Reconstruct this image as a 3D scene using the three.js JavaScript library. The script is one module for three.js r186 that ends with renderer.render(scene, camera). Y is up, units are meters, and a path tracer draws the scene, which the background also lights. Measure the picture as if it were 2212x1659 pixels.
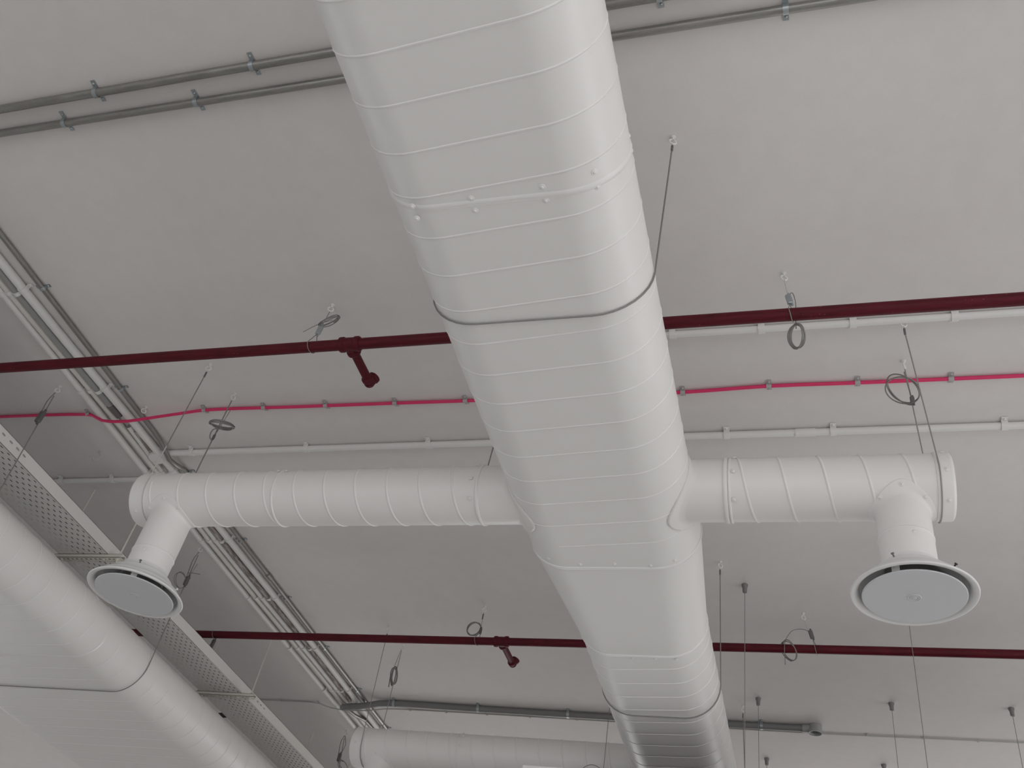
import * as THREE from 'three';
import { mergeGeometries, mergeVertices, toCreasedNormals } from 'three/addons/utils/BufferGeometryUtils.js';
import { RoundedBoxGeometry } from 'three/addons/geometries/RoundedBoxGeometry.js';
import { RectAreaLightUniformsLib } from 'three/addons/lights/RectAreaLightUniformsLib.js';

// ---------------------------------------------------------------- camera, sky, light, exposure
const EYE = 1.6;                                   // heights below are given above the eye; the ceiling is 3.0 above it
const scene = new THREE.Scene();
const camera = new THREE.PerspectiveCamera(44.327, 2212 / 1659, 0.05, 200);
camera.position.set(0, EYE, 0);
camera.up.set(0.0491, 0.72814, 0.68366);
camera.lookAt(-0.28935, EYE + 0.66551, -0.68803);

scene.background = new THREE.Color(0.80, 0.88, 1.0);    // even overcast sky
scene.backgroundIntensity = 1.6;

RectAreaLightUniformsLib.init();
const renderer = new THREE.WebGLRenderer({ antialias: true });
renderer.toneMapping = THREE.LinearToneMapping;
renderer.toneMappingExposure = 1.2;
renderer.shadowMap.enabled = true;

// daylight through the glazing: one light the size of each window, just inside its pane
const DAY = new THREE.Color(1.0, 0.972, 0.955);
const ROOM = { x0: -12, x1: 7, z0: -15, z1: 5 };
const RIGHT_BAYS = [1.9, -1.1, -4.1, -7.1];             // window centres along the right wall
const BACK_BAYS = [-4.2, -1.2, 1.8, 4.8];               // window centres along the wall behind the camera
const LEFT_BAYS = [-1.5, -5.5, -9.5];
const FAR_BAYS = [-3.9, -0.9, 2.1];            // window centres along the far wall
const LEVEL = { right: 1.45, left: 0.6, back: 1.05, far: 2.75 };
const WIN = { w: 2.6, h: 3.0, y: 1.9 };
function daylight(x, z, inward, level) {
  const l = new THREE.RectAreaLight(DAY, level, WIN.w, WIN.h);
  l.position.set(x, WIN.y, z); l.lookAt(x + inward[0], WIN.y, z + inward[1]); scene.add(l);
}
for (const z of RIGHT_BAYS) daylight(ROOM.x1 - 0.12, z, [-1, 0], LEVEL.right);
for (const z of LEFT_BAYS) daylight(ROOM.x0 + 0.12, z, [1, 0], LEVEL.left);
for (const x of FAR_BAYS) daylight(x, ROOM.z0 + 0.12, [0, 1], LEVEL.far);
for (const x of BACK_BAYS) daylight(x, ROOM.z1 - 0.12, [0, -1], LEVEL.back);

// ---------------------------------------------------------------- helpers
let seed = 20240;
const rnd = () => { seed = (seed * 1664525 + 1013904223) >>> 0; return seed / 4294967296; };
const V = (x, h, z) => new THREE.Vector3(x, h + EYE, z);
const used = {};
const numbered = (n) => { const k = (used[n] = (used[n] ?? -1) + 1); return k ? n + '_' + String(k).padStart(3, '0') : n; };
function lit(o) { o.castShadow = o.receiveShadow = true; return o; }
function thing(name, label, category, base, group) {
  const o = new THREE.Group(); o.name = numbered(name); o.position.copy(base); o.userData = { label, category };
  if (group) o.userData.group = group;
  scene.add(o); return o;
}
function rootOf(p) { while (p.parent && p.parent !== scene) p = p.parent; return p; }
// a part whose geometry is given in room coordinates
function part(parent, name, geo, mat, label) {
  const b = rootOf(parent).position, q = geo.attributes.position;
  for (let i = 0; i < q.count; i++) if (q.getY(i) > 3 + EYE - 0.0006) q.setY(i, 3 + EYE - 0.0006);      // nothing sinks into the ceiling
  const m = lit(new THREE.Mesh(geo.translate(-b.x, -b.y, -b.z), mat));
  m.name = name; if (label) m.userData.label = label;
  parent.add(m); return m;
}
// a part with a shared geometry, set at a place with a direction for its own +Y
const UP = new THREE.Vector3(0, 1, 0);
function place(parent, name, geo, mat, at, dir = UP) {
  const b = rootOf(parent).position, m = lit(new THREE.Mesh(geo, mat)); m.name = name;
  m.position.copy(at).sub(b); m.quaternion.setFromUnitVectors(UP, dir.clone().normalize());
  parent.add(m); return m;
}
function structure(name, geo, mat, parent) {
  const m = lit(new THREE.Mesh(geo, mat)); m.name = name; if (!parent) m.userData.kind = 'structure';
  (parent ?? scene).add(m); return m;
}
function box(x0, x1, y0, y1, z0, z1) { return new THREE.BoxGeometry(x1 - x0, y1 - y0, z1 - z0).translate((x0 + x1) / 2, (y0 + y1) / 2, (z0 + z1) / 2); }
const merge = (list) => mergeGeometries(list.map((g) => { const n = g.index ? g.toNonIndexed() : g; for (const k of Object.keys(n.attributes)) if (!['position', 'normal', 'uv'].includes(k)) n.deleteAttribute(k); return n; }));
function tube(points, r, seg = 0, rad = 8, smooth = true) {
  const c = smooth && points.length > 2 ? new THREE.CatmullRomCurve3(points, false, 'centripetal') : poly(points);
  return new THREE.TubeGeometry(c, seg || Math.max(2, (points.length - 1) * 8), r, rad, false);
}
function poly(points) { const p = new THREE.CurvePath(); for (let i = 1; i < points.length; i++) p.add(new THREE.LineCurve3(points[i - 1], points[i])); return p; }
// solid round bar between two points, with end faces
function rod(a, b, r0, r1 = r0, seg = 20) {
  const d = b.clone().sub(a), g = new THREE.CylinderGeometry(r1, r0, d.length(), seg);
  g.applyQuaternion(new THREE.Quaternion().setFromUnitVectors(UP, d.clone().normalize()));
  return g.translate((a.x + b.x) / 2, (a.y + b.y) / 2, (a.z + b.z) / 2);
}
// body of revolution about the line from a along dir; profile [radius, distance] pairs
function turned(a, dir, profile, seg = 48) {
  const g = new THREE.LatheGeometry(profile.map(([r, t]) => new THREE.Vector2(r, t)), seg);
  g.applyQuaternion(new THREE.Quaternion().setFromUnitVectors(UP, dir.clone().normalize()));
  return g.translate(a.x, a.y, a.z);
}
const AX = new THREE.Vector3(1, 0, 0), AZ = new THREE.Vector3(0, 0, 1), DOWN = new THREE.Vector3(0, -1, 0);

// ---------------------------------------------------------------- materials
function noiseTexture(w, h, fn, color = false) {
  const d = new Uint8Array(w * h * 4);
  for (let j = 0; j < h; j++) for (let i = 0; i < w; i++) { const c = fn(i / w, j / h), k = (j * w + i) * 4; d[k] = c[0]; d[k + 1] = c[1]; d[k + 2] = c[2]; d[k + 3] = 255; }
  const t = new THREE.DataTexture(d, w, h); t.wrapS = t.wrapT = THREE.RepeatWrapping; t.magFilter = THREE.LinearFilter; t.minFilter = THREE.LinearMipmapLinearFilter; t.generateMipmaps = true;
  if (color) t.colorSpace = THREE.SRGBColorSpace; t.needsUpdate = true; return t;
}
// tiling value noise
function lattice(n) { const a = []; for (let i = 0; i < n * n; i++) a.push(rnd()); return (u, v) => { const x = u * n, y = v * n, i = Math.floor(x), j = Math.floor(y), f = x - i, g = y - j, s = f * f * (3 - 2 * f), t = g * g * (3 - 2 * g), q = (p, r) => a[((r % n) + n) % n * n + ((p % n) + n) % n]; return (q(i, j) * (1 - s) + q(i + 1, j) * s) * (1 - t) + (q(i, j + 1) * (1 - s) + q(i + 1, j + 1) * s) * t; }; }
const n4 = lattice(4), n9 = lattice(9), n23 = lattice(23), n64 = lattice(64);
const std = (o) => new THREE.MeshStandardMaterial(o);
const plasterMap = noiseTexture(512, 512, (u, v) => { const k = 0.985 + 0.018 * (n4(u, v) - 0.5) + 0.012 * (n9(u, v) - 0.5) + 0.012 * (n64(u, v) - 0.5) + 0.006 * (rnd() - 0.5), s = Math.round(226 * k); return [s, s - 4, s - 6]; }, true);
const plasterBump = noiseTexture(512, 512, (u, v) => { const s = Math.round(128 + 50 * (n23(u, v) - 0.5) + 60 * (n64(u, v) - 0.5) + 30 * (rnd() - 0.5)); return [s, s, s]; });
plasterMap.repeat.set(1 / 3.1, 1 / 3.1); plasterBump.repeat.set(1 / 0.9, 1 / 0.9);
const steelMap = noiseTexture(256, 256, (u, v) => { const k = 150 + 22 * (n9(u, v) - 0.5) + 12 * (n64(u, v) - 0.5) + 10 * (rnd() - 0.5); return [k, k - 1, k - 5].map(Math.round); }, true);
const dustMap = noiseTexture(256, 256, (u, v) => { const t = n9(u, v) * 0.5 + n23(u, v) * 0.5, p = Math.min(1, Math.max(0, (t - 0.42) / 0.16)), w = n64(u, v) * 16; return [134 + 42 * p + w, 124 + 46 * p + w, 117 + 50 * p + w].map(Math.round); }, true);
const redMap = noiseTexture(512, 128, (u, v) => {
  const g = 1 + 0.22 * (n23(u, v) - 0.5) + 0.12 * (rnd() - 0.5), chip = n64(u * 2, v) > 0.965 && n9(u, v) > 0.7;
  return chip ? [168, 120, 124] : [86 * g, 20 * g, 32 * g].map(Math.round);
}, true);
const M = {
  ceiling: std({ map: plasterMap, bumpMap: plasterBump, bumpScale: 0.0006, roughness: 0.92 }),
  wall: std({ color: new THREE.Color(0.66, 0.65, 0.62), roughness: 0.9 }),
  floor: std({ color: new THREE.Color(0.60, 0.585, 0.56), roughness: 0.5 }),
  ground: std({ color: new THREE.Color(0.42, 0.41, 0.39), roughness: 0.95 }),
  duct: std({ color: new THREE.Color(0.83, 0.82, 0.80), roughness: 0.36 }),
  branch: std({ color: new THREE.Color(0.80, 0.785, 0.765), roughness: 0.42 }),
  diffuser: std({ color: new THREE.Color(0.77, 0.765, 0.755), roughness: 0.45 }),
  plate: std({ color: new THREE.Color(0.60, 0.61, 0.63), roughness: 0.5 }),
  clip: std({ color: new THREE.Color(0.45, 0.445, 0.44), metalness: 0.2, roughness: 0.5 }),
  cup: std({ color: new THREE.Color(0.23, 0.22, 0.215), metalness: 0.3, roughness: 0.5 }),
  sling: std({ color: new THREE.Color(0.34, 0.33, 0.32), metalness: 0.3, roughness: 0.5 }),
  white: std({ color: new THREE.Color(0.78, 0.775, 0.755), roughness: 0.5 }),
  cream: std({ color: new THREE.Color(0.73, 0.71, 0.665), roughness: 0.55 }),
  greyPlastic: std({ color: new THREE.Color(0.33, 0.335, 0.33), roughness: 0.5 }),
  darkPlastic: std({ color: new THREE.Color(0.15, 0.14, 0.135), roughness: 0.6 }),
  conduitGrey: std({ color: new THREE.Color(0.20, 0.20, 0.20), roughness: 0.5 }),
  galv: std({ map: steelMap, metalness: 0.75, roughness: 0.42 }),
  zinc: std({ color: new THREE.Color(0.42, 0.46, 0.48), metalness: 0.8, roughness: 0.35 }),
  dusty: std({ map: dustMap, roughness: 0.85 }),
  red: new THREE.MeshPhysicalMaterial({ map: redMap, roughness: 0.55, specularIntensity: 0.45 }),
  pink: std({ color: new THREE.Color(0.74, 0.035, 0.15), roughness: 0.5 }),
  wire: std({ color: new THREE.Color(0.27, 0.262, 0.252), metalness: 0.3, roughness: 0.5 }),
  paleWire: std({ color: new THREE.Color(0.55, 0.54, 0.52), roughness: 0.6 }),
  cablePale: std({ color: new THREE.Color(0.50, 0.49, 0.475), roughness: 0.6 }),
  grip: std({ color: new THREE.Color(0.17, 0.165, 0.16), metalness: 0.4, roughness: 0.55 }),
  tray: std({ color: new THREE.Color(0.82, 0.81, 0.785), roughness: 0.5 }),
  strut: std({ color: new THREE.Color(0.74, 0.715, 0.65), roughness: 0.55 }),
  wood: std({ color: new THREE.Color(0.10, 0.075, 0.055), roughness: 0.6 }),
  dark: std({ color: new THREE.Color(0.03, 0.025, 0.02), roughness: 0.7 }),
  frame: std({ color: new THREE.Color(0.25, 0.25, 0.26), roughness: 0.5 }),
  glass: new THREE.MeshPhysicalMaterial({ color: 0xffffff, transmission: 1, thickness: 0, roughness: 0.02 }),
};

// ---------------------------------------------------------------- the room
const CEIL = 3 + EYE;
function uvMetres(g) { const p = g.attributes.position, u = g.attributes.uv; for (let i = 0; i < p.count; i++) u.setXY(i, p.getX(i), p.getZ(i)); return g; }
structure('ceiling', uvMetres(box(ROOM.x0 - 0.2, ROOM.x1 + 0.2, CEIL, CEIL + 0.25, ROOM.z0 - 0.2, ROOM.z1 + 0.2)), M.ceiling);
structure('floor', box(ROOM.x0 - 0.2, ROOM.x1 + 0.2, -0.2, 0, ROOM.z0 - 0.2, ROOM.z1 + 0.2), M.floor);
structure('ground_outside', box(-60, 60, -0.5, -0.25, -60, 60), M.ground);
let windowNumber = 0;
function glazedWall(name, from, to, bays, atX, fixed) {     // a wall with openings; bays are window centres along it
  const s = new THREE.Shape([new THREE.Vector2(from, 0), new THREE.Vector2(to, 0), new THREE.Vector2(to, CEIL), new THREE.Vector2(from, CEIL)]);
  const y0 = WIN.y - WIN.h / 2, y1 = WIN.y + WIN.h / 2;
  for (const b of bays) s.holes.push(new THREE.Path([new THREE.Vector2(b - WIN.w / 2, y0), new THREE.Vector2(b - WIN.w / 2, y1), new THREE.Vector2(b + WIN.w / 2, y1), new THREE.Vector2(b + WIN.w / 2, y0)]));
  const g = new THREE.ExtrudeGeometry(s, { depth: 0.2, bevelEnabled: false });
  if (atX) g.rotateY(-Math.PI / 2).translate(fixed + 0.2, 0, 0); else g.translate(0, 0, fixed);
  structure(name, g, M.wall);
  for (const b of bays) {
    const w = new THREE.Group(); w.name = 'window_' + (++windowNumber); w.userData.kind = 'structure';
    if (atX) { w.position.set(fixed + 0.1, WIN.y, b); w.rotation.y = Math.PI / 2; } else w.position.set(b, WIN.y, fixed + 0.1);
    scene.add(w);
    const fw = 0.05, W = WIN.w, H = WIN.h;
    const bar = (cx, cy, bw, bh) => new RoundedBoxGeometry(bw, bh, 0.07, 1, 0.006).translate(cx, cy, 0);
    structure('window_frame', merge([bar(0, H / 2 - fw / 2, W, fw), bar(0, -H / 2 + fw / 2, W, fw), bar(-W / 2 + fw / 2, 0, fw, H), bar(W / 2 - fw / 2, 0, fw, H), bar(0, 0, fw, H), bar(0, 0.7, W, fw)]), M.frame, w);
    structure('window_pane', new THREE.PlaneGeometry(W - 0.06, H - 0.06), M.glass, w);
  }
}
glazedWall('wall_left', ROOM.z0, ROOM.z1, LEFT_BAYS, true, ROOM.x0 - 0.2);
glazedWall('wall_right', ROOM.z0, ROOM.z1, RIGHT_BAYS, true, ROOM.x1);
glazedWall('wall_far', ROOM.x0 - 0.2, ROOM.x1 + 0.2, FAR_BAYS, false, ROOM.z0 - 0.2);
glazedWall('wall_back', ROOM.x0 - 0.2, ROOM.x1 + 0.2, BACK_BAYS, false, ROOM.z1);

// ---------------------------------------------------------------- flat-oval ducts
// section {l, r, c, q}: left and right extreme, height of the centre line, half height
const PIECES = [14, 18, 14, 18];                            // points on bottom, right end, top, left end
function ovalPoints(s, off = 0) {
  const xl = s.l + s.q, xr = s.r - s.q, q = s.q + off, out = [];
  const add = (x, h, nx, nh, d) => out.push({ x, h, nx, nh, d });
  const F = xr - xl, A = Math.PI * s.q; let d = 0;
  for (let i = 0; i < PIECES[0]; i++) add(xl + F * i / PIECES[0], s.c - q, 0, -1, d + F * i / PIECES[0]); d += F;
  for (let i = 0; i < PIECES[1]; i++) { const a = -Math.PI / 2 + Math.PI * i / PIECES[1]; add(xr + q * Math.cos(a), s.c + q * Math.sin(a), Math.cos(a), Math.sin(a), d + A * i / PIECES[1]); } d += A;
  for (let i = 0; i < PIECES[2]; i++) add(xr - F * i / PIECES[2], s.c + q, 0, 1, d + F * i / PIECES[2]); d += F;
  for (let i = 0; i < PIECES[3]; i++) { const a = Math.PI / 2 + Math.PI * i / PIECES[3]; add(xl + q * Math.cos(a), s.c + q * Math.sin(a), Math.cos(a), Math.sin(a), d + A * i / PIECES[3]); } d += A;
  out.length_ = d; return out;
}
function strip(rows, closed = true) {                        // rows of equal length of [position, normal]
  const pos = [], nor = [], uv = [], idx = [], n = rows[0].length;
  rows.forEach((r, j) => r.forEach(([p, m], i) => { pos.push(p.x, p.y, p.z); nor.push(m.x, m.y, m.z); uv.push(i / n, j); }));
  for (let j = 0; j + 1 < rows.length; j++) for (let i = 0; i < (closed ? n : n - 1); i++) {
    const a = j * n + i, b = j * n + (i + 1) % n, c = a + n, e = b + n;
    for (const [p, q, r] of [[a, b, c], [b, e, c]]) {          // faces turn the way their normals point
      const P = rows[(p / n) | 0][p % n], Q = rows[(q / n) | 0][q % n][0], R = rows[(r / n) | 0][r % n][0];
      const f = Q.clone().sub(P[0]).cross(R.clone().sub(P[0]));
      if (f.dot(P[1]) >= 0) idx.push(p, q, r); else idx.push(p, r, q);
    }
  }
  const g = new THREE.BufferGeometry();
  g.setAttribute('position', new THREE.Float32BufferAttribute(pos, 3)); g.setAttribute('normal', new THREE.Float32BufferAttribute(nor, 3)); g.setAttribute('uv', new THREE.Float32BufferAttribute(uv, 2)); g.setIndex(idx);
  return g;
}
function ovalShell(stations) {                              // stations [z, section, offset]
  return strip(stations.map(([z, s, off = 0]) => ovalPoints(s, off).map((p) => [V(p.x, p.h, z), new THREE.Vector3(p.nx, p.nh, 0)])));
}
const RIB = [[-0.0040, -0.0003, -0.7], [-0.0022, 0.0014, -0.5], [0, 0.0019, 0], [0.0022, 0.0014, 0.5], [0.0040, -0.0003, 0.7]];
function ovalSpiral(s, zFrom, zTo, zPhase, pitch) {          // lock seam; zPhase is a crossing at the left end of the flat bottom
  const k0 = Math.ceil((zTo - zPhase) / pitch), rows = [], P = ovalPoints(s), L = P.length_, n = P.length;
  for (let k = k0; ; k++) {
    let over = false;
    for (let i = 0; i < n; i++) {
      const p = P[i], z = zPhase + (k + p.d / L) * pitch;
      if (z > zFrom) { over = true; break; }
      rows.push(RIB.map(([dz, e, t]) => [V(p.x + p.nx * e, p.h + p.nh * e, z + dz), new THREE.Vector3(p.nx * (1 - Math.abs(t) * 0.4), p.nh * (1 - Math.abs(t) * 0.4), t).normalize()]));
    }
    if (over) break;
  }
  return strip(rows, false);
}
// raised ring round an oval: profile [dz, height]
function ovalBead(s, z, profile, wave = 0) {
  const rows = profile.map(([dz, e], j) => ovalPoints(s, e).map((p, i) => {
    const a = profile[Math.max(0, j - 1)], b = profile[Math.min(profile.length - 1, j + 1)], sl = (b[1] - a[1]) / ((b[0] - a[0]) || 1);
    return [V(p.x, p.h, z + dz + wave * Math.sin(p.d * 4.1 + 1)), new THREE.Vector3(p.nx, p.nh, -sl).normalize()];
  }));
  return strip(rows);
}
const BEAD = [[-0.011, -0.0004], [-0.007, 0.0016], [-0.002, 0.0028], [0.002, 0.0028], [0.007, 0.0016], [0.011, -0.0004]];
const LIP = [[-0.008, -0.0005], [-0.007, 0.0045], [0.0, 0.0055], [0.007, 0.0045], [0.008, -0.0005]];
const SCREW = merge([
  new THREE.LatheGeometry([[0.0001, 0.0042], [0.0022, 0.004], [0.0046, 0.0028], [0.0054, 0.0012]].map(([r, y]) => new THREE.Vector2(r, y)), 14),
  new THREE.LatheGeometry([[0.0054, 0.0014], [0.0085, 0.0013], [0.0092, 0.0006], [0.0092, -0.001]].map(([r, y]) => new THREE.Vector2(r, y)), 14)]);

const WIDE = { l: -1.124, r: -0.4065, c: 2.255, q: 0.175 }, SLIM = { l: -1.061, r: -0.4545, c: 2.255, q: 0.175 };
const main = thing('flat_oval_duct', 'long white flat-oval spiral duct down the middle, narrowing at a plain reducer', 'duct', V(-0.77, 2.08, -3));
const Z_RED = -3.26, Z_SLIM = -4.0;
const wideShell = part(main, 'wide_duct_section', ovalShell([[ROOM.z1 - 0.02, WIDE], [-1, WIDE], [Z_RED, WIDE]]), M.duct);
part(wideShell, 'spiral_seam', ovalSpiral(WIDE, ROOM.z1 - 0.03, Z_RED + 0.02, -0.958, 0.1433), M.duct);
const coupling = part(wideShell, 'joint_bead', ovalBead(WIDE, -1.428, BEAD, 0.004), M.duct);
const reducer = part(main, 'reducer', ovalShell([[Z_RED, WIDE], [Z_SLIM, SLIM]]), M.duct);
part(reducer, 'joint_lip', ovalBead(WIDE, Z_RED, LIP), M.duct);
part(reducer, 'joint_lip', ovalBead(SLIM, Z_SLIM, LIP), M.duct);
const slimShell = part(main, 'narrow_duct_section', ovalShell([[Z_SLIM, SLIM], [-9, SLIM], [ROOM.z0 + 0.02, SLIM]]), M.duct);
part(slimShell, 'spiral_seam', ovalSpiral(SLIM, Z_SLIM - 0.06, ROOM.z0 + 0.05, -4.285, 0.1434), M.duct);
function ovalScrew(parent, s, x, z) { place(parent, 'screw', SCREW, M.duct, V(x, s.c - s.q, z), DOWN); }
function ovalSideScrew(parent, s, right, a, z) { const xc = right ? s.r - s.q : s.l + s.q, t = right ? a : Math.PI - a; place(parent, 'screw', SCREW, M.duct, V(xc + s.q * Math.cos(t), s.c + s.q * Math.sin(t), z), new THREE.Vector3(Math.cos(t), Math.sin(t), 0)); }
for (const [x, za, zb] of [[-1.01, -1.413, -1.455], [-0.833, -1.408, -1.45], [-0.628, -1.398, -1.442]]) { ovalScrew(main, WIDE, x, za); ovalScrew(main, WIDE, x, zb); }
for (const a of [-1.0, 0.05]) { ovalSideScrew(main, WIDE, true, a, -1.388); ovalSideScrew(main, WIDE, true, a, -1.436); }
for (const [x, z] of [[-0.888, -3.234], [-0.745, -3.229], [-0.6, -3.24]]) ovalScrew(main, WIDE, x, z);
ovalSideScrew(main, WIDE, false, -1.15, -3.215); ovalSideScrew(main, WIDE, true, -1.1, -3.229);
for (const x of [-0.797, -0.69, -0.592]) ovalScrew(main, SLIM, x, -4.022);

const SIDE = { l: -5.17, r: -3.775, c: 2.155, q: 0.165 };
const side = thing('flat_oval_duct', 'wide white flat-oval spiral duct beside the perforated cable tray at the lower left', 'duct', V(-4.47, 1.99, -4));
const sideShell = part(side, 'duct_section', ovalShell([[ROOM.z1 - 0.02, SIDE], [-3, SIDE], [ROOM.z0 + 0.02, SIDE]]), M.duct);
part(sideShell, 'spiral_seam', ovalSpiral(SIDE, ROOM.z1 - 0.03, ROOM.z0 + 0.05, -4.80, 0.1375), M.duct);
part(sideShell, 'joint_bead', ovalBead(SIDE, -4.06, BEAD, 0.003), M.duct);

// ---------------------------------------------------------------- round branch ducts with their drop necks
const NECK_R = 0.0925;
function cylShell(xa, xb, z, h, r) {
  const rows = [];
  for (let j = 0; j <= 1; j++) { const row = []; for (let i = 0; i < 56; i++) { const a = i / 56 * Math.PI * 2; row.push([V(j ? xb : xa, h + r * Math.cos(a), z + r * Math.sin(a)), new THREE.Vector3(0, Math.cos(a), Math.sin(a))]); } rows.push(row); }
  return strip(rows);
}
const CRIB = [[-0.0062, -0.0004, -0.75], [-0.0035, 0.0022, -0.5], [0, 0.0034, 0], [0.0035, 0.0022, 0.5], [0.0062, -0.0004, 0.75]];
function cylSpiral(xFrom, xTo, xPhase, pitch, z, h, r) {      // x grows from the top round the near side to the bottom
  const rows = [], step = 48, t0 = Math.ceil((xFrom - xPhase) / pitch * step), t1 = Math.floor((xTo - xPhase) / pitch * step);
  for (let t = t0; t <= t1; t++) {
    const a = t / step * Math.PI * 2, x = xPhase + t / step * pitch;
    rows.push(CRIB.map(([d, e, s]) => [V(x + d, h + (r + e) * Math.cos(a), z + (r + e) * Math.sin(a)), new THREE.Vector3(s, Math.cos(a) * (1 - Math.abs(s) * 0.4), Math.sin(a) * (1 - Math.abs(s) * 0.4)).normalize()]));
  }
  return strip(rows, false);
}
function saddleOnOval(s, right, z, h, r) {                    // flange of a branch lying on the round flank of the duct
  const rows = [], xc = right ? s.r - s.q : s.l + s.q, sg = right ? 1 : -1;
  for (const [rr, up] of [[r, 0.03], [r + 0.002, 0.012], [r + 0.008, 0.0085], [r + 0.022, 0.008], [r + 0.0265, 0.0055], [r + 0.0275, 0]]) {
    const row = [];
    for (let i = 0; i < 64; i++) { const a = i / 64 * Math.PI * 2, dh = rr * Math.cos(a) + h - s.c, dx = Math.sqrt(Math.max(0, s.q * s.q - dh * dh)), n = new THREE.Vector3(sg * dx / s.q, dh / s.q, 0); const p = V(xc + sg * dx, s.c + dh, z + rr * Math.sin(a)).addScaledVector(n, up * (rr < r + 0.003 ? 0 : 1)); if (rr < r + 0.003) p.x += sg * up; row.push([p, n]); }
    rows.push(row);
  }
  const g = strip(rows); g.computeVertexNormals(); return g;
}
function saddleOnCylinder(x, z, h, r, neck) {                 // flange of a neck under a round duct
  const rows = [];
  for (const [rr, up, fall] of [[neck, 0.0, 0.02], [neck + 0.0015, 0.0, 0.008], [neck + 0.007, 0.004, 0], [neck + 0.019, 0.0035, 0], [neck + 0.021, 0.001, 0], [neck + 0.0212, -0.001, 0]]) {
    const row = [];
    for (let i = 0; i < 56; i++) { const a = i / 56 * Math.PI * 2, dz = rr * Math.sin(a), dh = -Math.sqrt(Math.max(0, r * r - dz * dz)), n = new THREE.Vector3(0, dh / r, dz / r); row.push([V(x + rr * Math.cos(a), h + dh - fall, z + dz).addScaledVector(n, up), n]); }
    rows.push(row);
  }
  const g = strip(rows); g.computeVertexNormals(); return g;
}
function ring(a, dir, r, w, e, seg = 56) { return turned(a, dir, [[r - 0.001, -w / 2], [r + e * 0.7, -w / 2 + w * 0.12], [r + e, -w * 0.15], [r + e, w * 0.15], [r + e * 0.7, w / 2 - w * 0.12], [r - 0.001, w / 2]], seg); }
function branch(o) {
  const { label, right, z, h, r, from, end, capSeam, collar, section, seamPhase, seamFrom, seamTo, pitch, neckX, neckTo, joints } = o;
  const sg = right ? 1 : -1, t = thing('round_branch_duct', label, 'duct', V(neckX, h, z));
  const shell = part(t, 'duct_shell', cylShell(from, end - sg * 0.004, z, h, r), M.branch);
  part(shell, 'spiral_seam', cylSpiral(seamFrom, seamTo, seamPhase, pitch, z, h, r), M.branch);
  const cap = turned(V(capSeam, h, z), sg > 0 ? AX : AX.clone().negate(), [[r + 0.0005, -0.01], [r + 0.004, -0.008], [r + 0.004, 0], [r + 0.0035, Math.abs(end - capSeam) - 0.012], [r + 0.001, Math.abs(end - capSeam) - 0.004], [r - 0.006, Math.abs(end - capSeam)], [r * 0.5, Math.abs(end - capSeam) + 0.0015], [0.0001, Math.abs(end - capSeam) + 0.002]], 56);
  part(t, 'end_cap', cap, M.branch);
  if (section) part(t, 'saddle_flange', saddleOnOval(section, right, z, h, r), M.branch);
  for (const [x, w] of collar) part(t, 'collar', ring(V(x, h, z), AX, r, w, 0.005), M.branch);
  part(t, 'drop_neck', merge([new THREE.CylinderGeometry(NECK_R, NECK_R, h - r * 0.6 - neckTo, 44, 1, true).translate(neckX, (h - r * 0.6 + neckTo) / 2 + EYE, z), ring(V(neckX, neckTo + 0.13, z), UP, NECK_R, 0.012, 0.0025, 44)]), M.branch);
  part(t, 'neck_flange', saddleOnCylinder(neckX, z, h, r, NECK_R), M.branch);
  const on = (x, a, e = 0) => place(t, 'screw', SCREW, M.branch, V(x, h + (r + e) * Math.cos(a), z + (r + e) * Math.sin(a)), new THREE.Vector3(0, Math.cos(a), Math.sin(a)));
  for (const [x, list] of joints) for (const a of list) on(x, a, 0.003);
  for (const a of [0.7, 1.7, 2.6]) on((end + capSeam) / 2, a, 0.004);
  for (const [dx, dz] of [[-0.075, 0.074], [0, 0.104], [0.075, 0.074]]) { const dh = -Math.sqrt(r * r - dz * dz); place(t, 'screw', SCREW, M.branch, V(neckX + dx, h + dh * 1.03, z + dz * 1.03), new THREE.Vector3(0, dh, dz)); }
  place(t, 'screw', SCREW, M.branch, V(neckX + 0.02, neckTo + 0.11, z + NECK_R * 0.98), AZ);
  return t;
}
branch({ label: 'short white round spiral duct branching right off the main duct to a round diffuser', right: true, z: -2.975, h: 2.25, r: 0.122, from: -0.52, end: 0.513, capSeam: 0.462, collar: [[-0.277, 0.02], [-0.262, 0.012]], section: WIDE, seamPhase: -0.252, seamFrom: -0.245, seamTo: 0.455, pitch: 0.1455, neckX: 0.336, neckTo: 1.885, joints: [[-0.245, [0.7, 1.6, 2.5]]] });
branch({ label: 'long white round spiral duct branching left off the main duct to a round diffuser', right: false, z: -2.975, h: 2.245, r: 0.122, from: -1.01, end: -2.925, capSeam: -2.85, collar: [[-1.258, 0.016], [-2.19, 0.01]], section: WIDE, seamPhase: -2.715, seamFrom: -2.83, seamTo: -1.28, pitch: 0.1455, neckX: -2.735, neckTo: 1.81, joints: [[-1.285, [0.7, 1.6, 2.3]], [-2.17, [0.9]], [-2.21, [0.9]]] });
branch({ label: 'white round spiral duct with a capped end at the bottom edge', right: false, z: -5.65, h: 2.22, r: 0.122, from: -0.95, end: -2.885, capSeam: -2.81, collar: [[-2.15, 0.01]], section: SLIM, seamPhase: -2.675, seamFrom: -2.79, seamTo: -1.1, pitch: 0.1455, neckX: -2.695, neckTo: 1.83, joints: [[-2.13, [0.9, 1.5]], [-2.17, [0.9]]] });

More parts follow.
